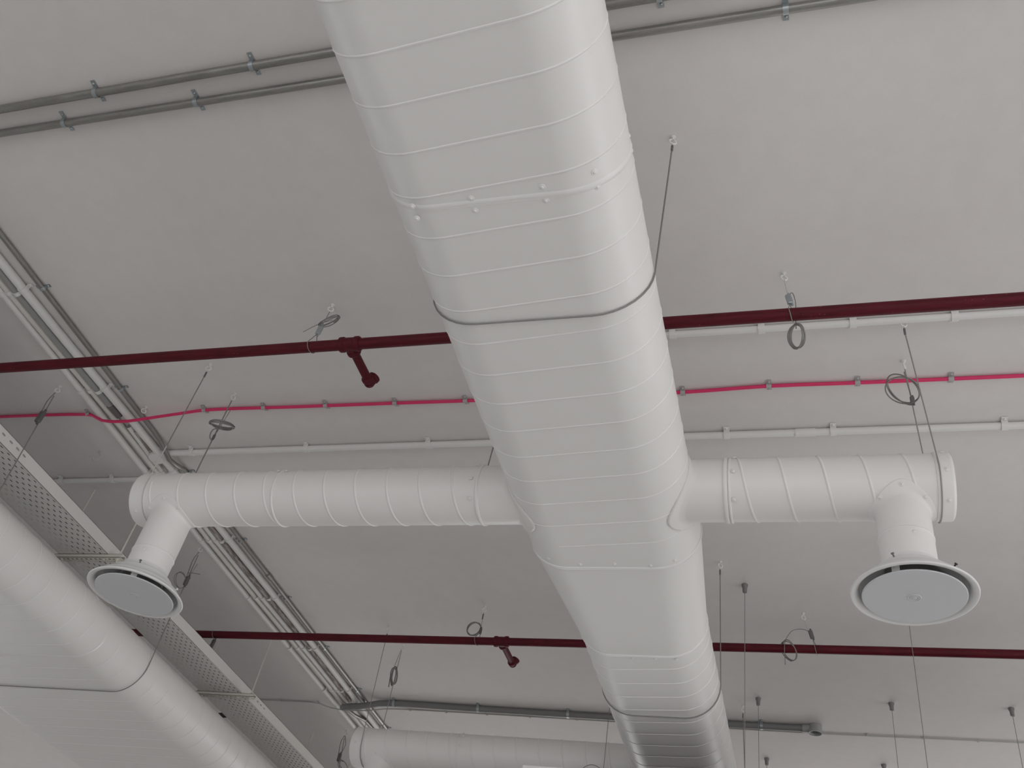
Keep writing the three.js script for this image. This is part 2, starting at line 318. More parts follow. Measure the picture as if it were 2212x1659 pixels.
function airDiffuser(label, x, h, z, k, straps, rivets) {
  const t = thing('air_diffuser', label, 'diffuser', V(x, h, z), null);
  const c = V(x, h, z);
  const prof = [[0.0928 / k, 0.112], [0.0965, 0.085], [0.118, 0.081], [0.126, 0.074], [0.129, 0.058], [0.150, 0.045], [0.182, 0.017], [0.198, 0.007], [0.2025, 0.002], [0.2015, -0.002], [0.197, -0.0035], [0.186, -0.001], [0.176, 0.008], [0.1715, 0.022], [0.1705, 0.034], [0.150, 0.044], [0.112, 0.06], [0.094, 0.072], [0.0922 / k, 0.110]].map(([r, y]) => [r * k, y]);
  part(t, 'outer_cone', turned(c, UP, prof, 72), M.diffuser);
  const disc = part(t, 'face_plate', turned(V(x, h - 0.011, z), UP, [[0.0001, 0.008], [0.155, 0.008], [0.163, 0.0065], [0.1655, 0.004], [0.165, 0.001], [0.162, 0], [0.026, -0.0002], [0.0245, -0.0012], [0.0001, -0.0014]].map(([r, y]) => [r * k, y]), 72), M.plate);
  part(disc, 'centre_cap', turned(V(x, h - 0.0122, z), DOWN, [[0.0225, 0], [0.0215, 0.0016], [0.0175, 0.0018], [0.0172, -0.0006], [0.0152, -0.0006], [0.0149, 0.0018], [0.0118, 0.0019], [0.0115, -0.0006], [0.0098, -0.0006], [0.0095, 0.0019], [0.0001, 0.0021]], 36), M.plate);
  for (const a of straps) {
    const d = new THREE.Vector3(Math.sin(a), 0, Math.cos(a)), s = new THREE.Vector3(Math.cos(a), 0, -Math.sin(a));
    const g = merge([new RoundedBoxGeometry(0.026, 0.04, 0.003, 1, 0.001).translate(0, 0.0145, 0.152), new RoundedBoxGeometry(0.026, 0.003, 0.012, 1, 0.001).translate(0, 0.033, 0.157), new THREE.SphereGeometry(0.0035, 10, 8).translate(0, 0.02, 0.154)]);
    g.rotateY(a).translate(c.x, c.y, c.z);
    part(t, 'strap', g, M.diffuser);
  }
  for (const [dx, dz, y, m] of rivets) {
    const n = new THREE.Vector3(dx, 0.12, dz).normalize(), a = V(x + dx, h + y, z + dz).addScaledVector(n, -0.004);
    part(t, 'fixing_screw', merge([rod(a, a.clone().addScaledVector(n, 0.013), 0.0028, 0.0028, 8), rod(a.clone().addScaledVector(n, 0.012), a.clone().addScaledVector(n, 0.0165), 0.0058, 0.005, 10)]), m);
  }
  return t;
}
airDiffuser('round white air diffuser under the short right-hand branch duct', 0.338, 1.804, -2.975, 1.0, [-0.41, 1.7, 3.8], [[-0.059, 0.111, 0.078, M.grip], [0.118, 0.129, 0.028, M.dark]]);
airDiffuser('round white air diffuser under the long left-hand branch duct', -2.735, 1.757, -2.975, 1.02, [0.5, 2.6, 4.7], [[0.053, 0.112, 0.08, M.grip], [0.156, -0.04, 0.042, M.diffuser]]);

// ---------------------------------------------------------------- pipes on the ceiling
// a saddle clamp for a pipe of radius r running along X, its pipe axis at the origin, ceiling at +r
function clampGeometry(r, w, ear, t) {
  const shape = new THREE.Shape(); const R0 = r + 0.0003, R1 = r + t, e = R1 + ear;
  shape.moveTo(-e, r); shape.lineTo(-e, r - t); shape.lineTo(-R1, r - t); shape.lineTo(-R1, 0);
  shape.absarc(0, 0, R1, Math.PI, Math.PI * 2, false);
  shape.lineTo(R1, r - t); shape.lineTo(e, r - t); shape.lineTo(e, r); shape.lineTo(R0, r); shape.lineTo(R0, 0);
  shape.absarc(0, 0, R0, Math.PI * 2, Math.PI, true); shape.lineTo(-R0, r); shape.lineTo(-e, r);
  const g = new THREE.ExtrudeGeometry(shape, { depth: w, bevelEnabled: false, curveSegments: 10 }).translate(0, 0, -w / 2).rotateY(Math.PI / 2);
  const s = new THREE.SphereGeometry(0.0055, 10, 6, 0, Math.PI * 2, Math.PI / 2, Math.PI / 2);
  return merge([g, s.clone().translate(0, r - t, R1 + ear * 0.5), s.clone().translate(0, r - t, -R1 - ear * 0.5)]);
}
const clampCache = {};
function clamps(t, r, list, alongZ, mat, w = 0.018, ear = 0.024, thick = 0.0022) {   // list of [x, h, z]
  const key = [r, w, ear, thick].join(); clampCache[key] ??= clampGeometry(r, w, ear, thick);
  for (const [x, h, z] of list) { const m = place(t, 'saddle_clamp', clampCache[key], mat, V(x, h, z)); if (alongZ) m.rotation.y = Math.PI / 2; }
}
function pipeUV(g, rep) { const u = g.attributes.uv; for (let i = 0; i < u.count; i++) u.setXY(i, u.getX(i) * rep, u.getY(i)); return g; }
function pipe(name, label, category, pts, r, mat, o = {}) {
  const P = pts.map((p) => V(...p)), t = thing(name, label, category, P[Math.floor(P.length / 2)].clone(), o.group);
  const len = P.reduce((s, p, i) => i ? s + p.distanceTo(P[i - 1]) : 0, 0);
  part(t, o.part ?? 'pipe', pipeUV(tube(P, r, P.length > 2 ? Math.round(len * (o.dense ?? 6)) + 4 : 1, 16, P.length > 2), len * 1.5), mat);
  if (o.couplings) for (const [a, b] of o.couplings) part(t, 'coupling', rod(V(...a), V(...b), r + 0.004, r + 0.004, 20), o.couplingMat ?? mat);
  return t;
}
const hp = (r) => 3 - r - 0.0016;
{ // two galvanised conduits across the top
  let t = pipe('steel_conduit', 'galvanised steel conduit nearest the top edge, the upper of two clamped to the ceiling', 'conduit', [[-11.99, hp(0.0165), -1.40], [-6.5, hp(0.0165), -1.372], [-1.5, hp(0.0165), -1.342], [6.99, hp(0.0165), -1.338]], 0.0165, M.galv, { dense: 1 });
  clamps(t, 0.0165, [[-3.22, hp(0.0165), -1.353], [-2.536, hp(0.0165), -1.348], [-1.845, hp(0.0165), -1.344], [-1.1, hp(0.0165), -1.341], [-0.36, hp(0.0165), -1.34]], false, M.zinc, 0.018, 0.026);
  t = pipe('steel_conduit', 'galvanised steel conduit just below the topmost one, the lower of the pair', 'conduit', [[-11.99, hp(0.0155), -1.449], [6.99, hp(0.0155), -1.449]], 0.0155, M.galv);
  clamps(t, 0.0155, [[-3.47, hp(0.0155), -1.449], [-2.755, hp(0.0155), -1.449], [-2.14, hp(0.0155), -1.449], [-1.42, hp(0.0155), -1.449], [-0.7, hp(0.0155), -1.449], [0.023, hp(0.0155), -1.449], [0.74, hp(0.0155), -1.449]], false, M.zinc, 0.018, 0.026);
}
const ROWS = [-1.56, -2.262, -2.965, -3.674, -4.38, -5.078, -5.782, -6.46, -7.17];
const rowsIn = (x, r, a, b, skew = 0) => ROWS.filter((z) => z < a && z > b).map((z) => [typeof x === 'function' ? x(z) : x, hp(r), z + skew]);
const lerpX = (pts) => (z) => { for (let i = 1; i < pts.length; i++) if (z >= pts[i][2]) { const a = pts[i - 1], b = pts[i], k = (z - a[2]) / (b[2] - a[2]); return a[0] + (b[0] - a[0]) * Math.max(0, Math.min(1, k)); } return pts[pts.length - 1][0]; };
function ceilingRun(name, label, xs, r, mat, clampMat, skew = 0, o = {}) {    // a run along Z: xs is a list of [x, z]
  const pts = xs.map(([x, z]) => [x, hp(r), z]);
  const t = pipe(name, label, 'conduit', pts, r, mat, { dense: 3, ...o });
  clamps(t, r, rowsIn(lerpX(pts), r, xs[0][1], xs[xs.length - 1][1], skew), true, clampMat, 0.02, o.ear ?? 0.012, 0.0034);
  return t;
}
ceilingRun('plastic_conduit', 'white painted conduit on the far left of the ceiling bundle', [[-3.68, 4.99], [-3.687, -2.35], [-3.72, -4.6], [-3.718, -14.99]], 0.019, M.white, M.white, 0.004);
ceilingRun('plastic_conduit', 'cream-tinged white conduit second from the left in the ceiling bundle', [[-3.652, 4.99], [-3.645, -2.35], [-3.628, -3.4], [-3.662, -4.5], [-3.652, -6], [-3.655, -14.99]], 0.0175, M.cream, M.white, 0.006);
ceilingRun('plastic_conduit', 'white conduit starting past the pink cable, third from the left in the ceiling bundle', [[-3.578, -3.26], [-3.590, -3.5], [-3.614, -4.5], [-3.606, -6], [-3.605, -14.99]], 0.0165, M.white, M.white, 0.002);
{
  let t = ceilingRun('plastic_conduit', 'flat grey plastic conduit at the upper left that ends in a dark coupling', [[-3.605, 4.99], [-3.6, -2.35], [-3.584, -3.12]], 0.0195, M.greyPlastic, M.white, 0, {});
  part(t, 'coupling', rod(V(-3.586, hp(0.0195), -3.08), V(-3.581, hp(0.0195), -3.17), 0.0225), M.darkPlastic, 'dark grey coupling');
  t = ceilingRun('plastic_conduit', 'dusty brown-grey conduit splashed with paint in the middle of the bundle', [[-3.56, -3.3], [-3.573, -4.5], [-3.552, -6], [-3.575, -6.66]], 0.0155, M.dusty, M.white, -0.006);
  t = ceilingRun('plastic_conduit', 'broad white conduit with a round junction box, right of the dusty conduit', [[-3.56, 4.99], [-3.55, -2.35], [-3.52, -3.4], [-3.504, -4.6], [-3.497, -6], [-3.509, -7.1], [-3.509, -14.99]], 0.0215, M.white, M.white, 0.02, { ear: 0.02 });
  part(t, 'junction_box', turned(V(-3.545, 2.998, -3.525), DOWN, [[0.046, 0], [0.046, 0.03], [0.043, 0.034], [0.0445, 0.036], [0.044, 0.043], [0.04, 0.047], [0.0001, 0.048]], 32), M.white);
  const r = 0.0135, hc = hp(r);
  t = pipe('steel_conduit', 'galvanised conduit on the right edge of the ceiling bundle, with a double bend', 'conduit', [[-3.45, hc, 4.99], [-3.45, hc, -2.3], [-3.452, hc, -3.1], [-3.452, hc, -3.32], [-3.452, hc - 0.012, -3.43], [-3.452, hc - 0.034, -3.5], [-3.452, hc - 0.033, -3.56], [-3.45, hc - 0.012, -3.62], [-3.44, hc, -3.69], [-3.434, hc, -4.0], [-3.43, hc, -5], [-3.435, hc, -6], [-3.44, hc, -14.99]], r, M.galv, { dense: 14, couplings: [[[-3.43, hc, -4.78], [-3.43, hc, -4.84]]] });
  clamps(t, r, [-1.56, -2.255, -2.967, -3.69, -4.39, -5.09, -5.787, -6.46, -7.17].map((z) => [z > -3.5 ? -3.451 : -3.437, hc, z]), true, M.zinc, 0.016, 0.026);
  pipe('steel_conduit', 'short galvanised conduit that goes on past the grey cross conduit at the bundle end', 'conduit', [[-3.64, 2.955, -6.72], [-3.625, 2.95, -6.78], [-3.60, 2.965, -6.9], [-3.578, hp(0.013), -7.02], [-3.566, hp(0.013), -7.2], [-3.56, hp(0.013), -14.99]], 0.013, M.galv, { dense: 6 });
}
{ // white painted cross conduits
  const run = (label, xa, xb, z, r, cl) => { const t = pipe('plastic_conduit', label, 'conduit', [[xa, hp(r), z], [xb, hp(r), z]], r, M.white); clamps(t, r, cl.map((x) => [x, hp(r), z]), false, M.white, 0.027, 0.022, 0.0042); return t; };
  const a = run('white painted conduit running across from the round junction box, above both branch ducts', -3.5, 6.99, -3.507, 0.0165, [-3.306, -2.576, -1.862, -1.1, -0.333, 0.148, 0.862, 1.6]);
  part(a, 'coupling', rod(V(-0.02, hp(0.0165), -3.507), V(0.07, hp(0.0165), -3.507), 0.0195), M.white);
  run('white painted conduit on the right, directly below the dark red pipe', -0.98, 6.99, -2.829, 0.0145, [-0.506, -0.133, 0.231, 0.613, 0.98]);
  run('short white conduit going left behind the capped end of the left branch duct', -11.99, -3.74, -3.742, 0.0145, [-5.4, -4.9, -4.377, -4.001]);
}
{ // pink fire-alarm cable
  const h = 2.9895, t = thing('alarm_cable', 'bright pink-red cable clipped straight across the ceiling below the dark red pipe', 'cable', V(-2, h, -3.18));
  part(t, 'cable', tube([[-11.99, h, -3.16], [-7, h, -3.15], [-4.4, h, -3.145], [-3.86, h, -3.157], [-3.76, h - 0.008, -3.16], [-3.69, h - 0.043, -3.163], [-3.62, h - 0.056, -3.165], [-3.5, h - 0.058, -3.167], [-3.4, h - 0.045, -3.168], [-3.2, h - 0.018, -3.17], [-3.045, h, -3.171], [-2.5, h - 0.002, -3.176], [-1.94, h, -3.186], [-1.5, h, -3.194], [-0.506, h, -3.203], [-0.122, h, -3.189], [0.252, h - 0.001, -3.193], [0.626, h, -3.197], [6.99, h, -3.21]].map((p) => V(...p)), 0.0085, 420, 10), M.pink);
  clamps(t, 0.0085, [[-4.6, h, -3.147], [-3.79, h, -3.158], [-3.045, h, -3.171], [-2.684, h, -3.174], [-2.325, h, -3.18], [-1.94, h, -3.186], [-1.565, h, -3.193], [-0.506, h, -3.203], [-0.122, h, -3.189], [0.252, h, -3.193], [0.626, h, -3.197], [1.0, h, -3.199]], false, M.clip, 0.022, 0.02);
}
{ // dark grey conduit at the far end of the bundle
  const r = 0.0245, h = hp(r), z = -6.655;
  const t = pipe('plastic_conduit', 'thick dark grey conduit curving out of the bundle near the bottom edge', 'conduit', [[-3.642, h - 0.03, -6.70], [-3.615, h - 0.036, -6.665], [-3.55, h - 0.042, -6.645], [-3.44, h - 0.034, -6.645], [-3.33, h - 0.008, -6.645], [-3.22, h, -6.642], [-2.476, h, -6.658], [-1.766, h, -6.672], [-0.362, h, -6.69], [-0.05, h, -6.693]], r, M.conduitGrey, { dense: 10 });
  clamps(t, r, [[-3.177, h, -6.643], [-2.476, h, -6.658], [-1.766, h, -6.672], [-1.06, h, -6.68], [-0.362, h, -6.69]], false, M.zinc, 0.02, 0.024);
  part(t, 'elbow_fitting', merge([rod(V(-0.085, h, -6.693), V(-0.03, h, -6.693), 0.03, 0.03, 24), turned(V(0.0, 2.999, -6.693), DOWN, [[0.047, 0], [0.048, 0.05], [0.046, 0.056], [0.041, 0.058], [0.040, 0.02], [0.0001, 0.018]], 30)]), M.greyPlastic, 'lighter grey round end fitting');
  const c = thing('thin_cable', 'thin grey-white cable clipped beside the thick dark grey conduit', 'cable', V(-1, 2.99, -6.75)), hh = 2.9935;
  part(c, 'cable', tube([[-11.99, hh, -6.76], [-7, hh, -6.76], [-4.3, hh, -6.748], [-3.9, hh - 0.004, -6.748], [-3.8, hh - 0.03, -6.75], [-3.7, hh - 0.044, -6.752], [-3.45, hh - 0.04, -6.754], [-3.3, hh - 0.012, -6.768], [-3.1, hh, -6.785], [-1.7, hh, -6.794], [0, hh, -6.804], [1.3, hh, -6.775], [6.99, hh, -6.77]].map((p) => V(...p)), 0.005, 300, 8), M.cablePale);
  clamps(c, 0.005, [-4.248, -3.9, -3.1, -2.79, -2.45, -2.1, -1.73, -1.0, -0.35, 0.02, 0.346, 0.705, 1.048].map((x) => [x, hh, x < -3.5 ? -6.748 : x < 0.2 ? -6.795 - 0.003 * (x + 3) : -6.79]), false, M.paleWire, 0.012, 0.012);
}

// ---------------------------------------------------------------- dark red sprinkler pipes
function sprinkler(label, a, b, teeX, branchTo) {
  const A = V(...a), B = V(...b), h = a[1], r = 0.0252, at = (x) => A.clone().lerp(B, (x - a[0]) / (b[0] - a[0])), p = at(teeX);
  const t = thing('sprinkler_pipe', label, 'pipe', p.clone());
  const len = A.distanceTo(B);
  part(t, 'pipe', pipeUV(tube([A, B], r, 40, 20, false), len * 0.8), M.red);
  const bead = (c, d, rr, w) => turned(c, d, [[rr - 0.008, -w / 2 - 0.004], [rr - 0.001, -w / 2], [rr, -w / 2 + 0.003], [rr, w / 2 - 0.003], [rr - 0.001, w / 2], [rr - 0.008, w / 2 + 0.004]], 28);
  const B0 = new THREE.Vector3(0, 0, -1), q = p.clone().add(new THREE.Vector3(0, 0, -0.045));
  part(t, 'tee', merge([bead(at(teeX - 0.035), AX, 0.0345, 0.02), bead(at(teeX + 0.035), AX, 0.0345, 0.02), rod(at(teeX - 0.04), at(teeX + 0.04), 0.0305, 0.0305, 24), rod(p.clone(), q, 0.027, 0.0265, 24), bead(q, B0, 0.031, 0.018)]), M.red);
  const e = V(teeX, h, branchTo);
  part(t, 'branch_pipe', rod(p, e, 0.0195, 0.0195, 20), M.red);
  const up = new THREE.Vector3(0.42, 0.9, 0).normalize(), c1 = e.clone().addScaledVector(up, 0.03);
  part(t, 'elbow', merge([bead(e.clone().add(new THREE.Vector3(0, 0, 0.022)), B0, 0.0275, 0.018), rod(e.clone().add(new THREE.Vector3(0, 0, 0.02)), e, 0.0245, 0.0245, 20), new THREE.SphereGeometry(0.0255, 20, 14).translate(e.x, e.y, e.z), rod(e, c1, 0.0245, 0.0245, 20), bead(c1, up, 0.0285, 0.018), turned(c1, up, [[0.022, 0.0], [0.022, 0.013], [0.0001, 0.0135]], 20)]), M.red);
  return t;
}
sprinkler('upper of the two dark red sprinkler pipes, with a tee and elbow branch', [-11.99, 2.73, -2.524], [6.99, 2.73, -2.524], -1.845, -2.765);
sprinkler('lower of the two dark red sprinkler pipes, with a tee and elbow branch', [-11.99, 2.755, -5.304], [6.99, 2.755, -5.0554], -1.858, -5.462);

// ---------------------------------------------------------------- hanger hooks, grippers, wires and coils
const HOOK = merge([
  new THREE.LatheGeometry([[0.0001, -0.004], [0.009, -0.004], [0.0095, -0.001], [0.0095, 0]].map(([r, y]) => new THREE.Vector2(r, y)), 14),
  new THREE.CylinderGeometry(0.0036, 0.0036, 0.014, 8).translate(0, -0.009, 0),
  new THREE.TorusGeometry(0.0125, 0.0034, 8, 18, Math.PI * 1.75).rotateZ(Math.PI * 0.62).translate(0, -0.0285, 0)]);
function hookAt(t, x, z, mat = M.white, turn = 0.5) { const m = place(t, 'ceiling_hook', HOOK, mat, V(x, 3, z)); m.rotation.y = turn; return m; }
function wire(t, pts, r = 0.0022, mat = M.wire, name = 'wire') { return part(t, name, tube(pts.map((p) => (p.isVector3 ? p : V(...p))), r, pts.length > 2 ? 0 : 1, 6, pts.length > 2), mat); }
function gripper(t, c, dir, s = 1, mat = M.grip) {
  const g = merge([new RoundedBoxGeometry(0.022 * s, 0.05 * s, 0.016 * s, 2, 0.006 * s), new THREE.CylinderGeometry(0.0045 * s, 0.0045 * s, 0.066 * s, 8).translate(0.004 * s, 0, 0)]);
  const m = place(t, 'gripper', g, mat, V(...c), dir); return m;
}
const ferrule = (t, a, b) => part(t, 'ferrule', rod(V(...a), V(...b), 0.0045, 0.0045, 8), M.grip);
function coil(t, c, u, v, turns, tails = [], r = 0.0024, spread = 0.05) {
  const C = V(...c), U = new THREE.Vector3(...u), W = new THREE.Vector3(...v), N = U.clone().cross(W).normalize(), pts = [], n = Math.round(turns * 18);
  for (let i = 0; i <= n; i++) { const a = i / 18 * Math.PI * 2, k = 1 + spread * Math.sin(a * 0.37 + 1.3) * 1.2; pts.push(C.clone().addScaledVector(U, Math.cos(a) * k).addScaledVector(W, Math.sin(a) * (2 - k)).addScaledVector(N, 0.006 * Math.sin(a * 0.61))); }
  const all = pts.concat(tails.map((p) => V(...p)));
  return part(t, 'wire_coil', new THREE.TubeGeometry(new THREE.CatmullRomCurve3(all), all.length * 3, r, 6, false), M.wire);
}
// the wire sling round the underside of an oval duct between two upright legs
function ovalSling(s, z, off, left, right) {
  const out = [left]; const xl = s.l + s.q, xr = s.r - s.q, q = s.q + off;
  for (let i = 0; i <= 8; i++) { const a = Math.PI + Math.PI / 2 * i / 8; out.push(V(xl + q * Math.cos(a), s.c + q * Math.sin(a), z)); }
  for (let i = 1; i < 4; i++) out.push(V(xl + (xr - xl) * i / 4, s.c - q, z));
  for (let i = 0; i <= 8; i++) { const a = -Math.PI / 2 + Math.PI / 2 * i / 8; out.push(V(xr + q * Math.cos(a), s.c + q * Math.sin(a), z)); }
  out.push(right); return out;
}
function ductSling(label, s, z, hookR, hookL, withFerrule = true, baseX = -0.75) {
  const t = thing('wire_hanger', label, 'hanger', V(baseX, 3, z));
  hookAt(t, hookR[0], hookR[1]); hookAt(t, hookL[0], hookL[1]);
  wire(t, [[hookR[0], 2.965, hookR[1]], [hookR[0], 2.93, hookR[1]]], 0.002, M.paleWire, 'hook_loop');
  if (withFerrule) ferrule(t, [hookR[0], 2.945, hookR[1]], [hookR[0], 2.915, hookR[1]]);
  const pts = ovalSling(s, z, 0.0045, V(hookL[0], 2.955, hookL[1]), V(hookR[0], 2.93, hookR[1]));
  part(t, 'sling_wire', new THREE.TubeGeometry(poly(pts), 220, 0.003, 6, false), M.wire);
  return t;
}
ductSling('steel wire sling under the wide part of the main duct', WIDE, -1.869, [-0.384, -1.869], [-1.13, -1.869]);
ductSling('steel wire sling under the narrow end of the main duct, below the reducer', SLIM, -4.63, [-0.464, -4.625], [-1.07, -4.63]);
ductSling('white ceiling hook and wire just right of the main duct\'s bottom end', SLIM, -6.44, [-0.472, -6.44], [-1.07, -6.44]);

// slings round the branch ducts
function branchSling(label, x, z, h, r, hookA, hookB, coilOf, painted) {
  const t = thing('wire_hanger', label, 'hanger', V(x, 3, z)); hookAt(t, ...hookA); hookAt(t, ...hookB, M.white, 1.2);
  const q = r + 0.0065, legTop = V(hookA[0], 2.93, hookA[1]), legA = painted ? legTop.clone().lerp(V(x, h, z + q), 0.68) : legTop, legB = V(hookB[0], 2.95, hookB[1]), pts = [legA];
  for (let i = 0; i <= 20; i++) { const a = Math.PI * (0.5 - i / 20); pts.push(V(x, h - q * Math.cos(a), z + q * Math.sin(a))); }
  pts.push(legB);
  wire(t, [[hookA[0], 2.965, hookA[1]], [hookA[0], 2.93, hookA[1]]], 0.002, M.paleWire, 'hook_loop'); ferrule(t, [hookA[0], 2.945, hookA[1]], [hookA[0], 2.912, hookA[1]]);
  part(t, 'sling_wire', new THREE.TubeGeometry(poly(pts), 160, 0.0026, 6, false), painted ? M.paleWire : M.sling);
  if (painted) { wire(t, [legTop, legA], 0.0026); wire(t, [legB, legB.clone().lerp(V(x, h, z - q), 0.85)], 0.0032); }
  coilOf?.(t); return t;
}
branchSling('pair of hanger wires with a flat coil at the left branch duct\'s capped end', -2.845, -2.975, 2.245, 0.122, [-2.836, -2.846], [-2.806, -3.066], (t) => {
  coil(t, [-2.752, 2.741, -3.02], [0.054, 0.004, -0.019], [-0.019, 0.02, -0.05], 4.3, [[-2.80, 2.72, -3.03], [-2.815, 2.69, -3.05], [-2.80, 2.672, -3.06]], 0.0032, 0.09);
  gripper(t, [-2.803, 2.70, -3.062], UP, 0.6); wire(t, [[-2.775, 2.87, -3.055], [-2.798, 2.72, -3.06]], 0.0018);
}, true);
branchSling('pair of hanger wires with a large tilted coil above the right branch duct', 0.464, -2.975, 2.25, 0.122, [0.422, -2.842], [0.435, -3.084], (t) => {
  coil(t, [0.411, 2.813, -3.06], [0.04, -0.032, -0.048], [-0.043, 0.022, -0.051], 2.4, [], 0.003, 0.1);
  gripper(t, [0.444, 2.77, -3.08], UP, 0.8); wire(t, [[0.43, 2.93, -3.078], [0.442, 2.79, -3.08]], 0.003);
});
branchSling('pair of hanger wires with a narrow upright coil above the bottom branch duct', -2.80, -5.65, 2.22, 0.122, [-2.803, -5.47], [-2.785, -5.72], (t) => {
  coil(t, [-2.758, 2.726, -5.65], [-0.013, -0.044, -0.037], [-0.036, 0.035, -0.029], 4.2, [[-2.79, 2.66, -5.68]], 0.0036, 0.1);
  wire(t, [[-2.76, 2.93, -5.66], [-2.782, 2.78, -5.66]], 0.0018);
});
{ const t = thing('wire_hanger', 'short hanger wire on the left branch duct just beside the main duct', 'hanger', V(-1.27, 3, -2.975)); hookAt(t, -1.268, -2.975); wire(t, [[-1.268, 2.96, -2.975], [-1.272, 2.5, -2.975]], 0.0042, M.white); wire(t, [[-1.272, 2.5, -2.975], [-1.278, 2.366, -2.975]], 0.0026); }

// slings of the wide side duct, only their right legs in view
function sideSling(label, z, hook, grip, s, extra) {
  const t = ductSling(label, SIDE, z, hook, [-5.175, z], false, -3.8);
  gripper(t, grip, UP, s); wire(t, [[hook[0] - 0.006, 2.955, hook[1]], [hook[0] - 0.022, 2.90, hook[1]], [hook[0] - 0.012, grip[1] + 0.03, hook[1]]], 0.003); extra?.(t); return t;
}
sideSling('wire hanger with a big dark gripper at the left edge above the tray', -2.94, [-3.835, -2.94], [-3.826, 2.775, -2.935], 1.5);
sideSling('wire hanger with a dark gripper and open wire ring, right of the left diffuser', -4.477, [-3.775, -4.477], [-3.77, 2.735, -4.472], 1.3, (t) => { coil(t, [-3.822, 2.742, -4.475], [-0.002, -0.037, -0.034], [-0.049, 0.01, -0.008], 1.7, [[-3.78, 2.79, -4.47], [-3.70, 2.79, -4.48]], 0.0022, 0.03); wire(t, [[-3.745, 2.86, -4.47], [-3.768, 2.76, -4.473]], 0.002); });
sideSling('wire hanger with a long loop and dark gripper beside the bottom branch duct\'s cap', -7.288, [-3.862, -7.288], [-3.855, 2.765, -7.282], 1.4, (t) => { coil(t, [-3.803, 2.70, -7.288], [0.022, -0.028, -0.036], [-0.043, 0.002, -0.027], 1.6, [], 0.003, 0.05); wire(t, [[-3.86, 2.95, -7.288], [-3.835, 2.88, -7.288], [-3.85, 2.79, -7.285]], 0.003); });

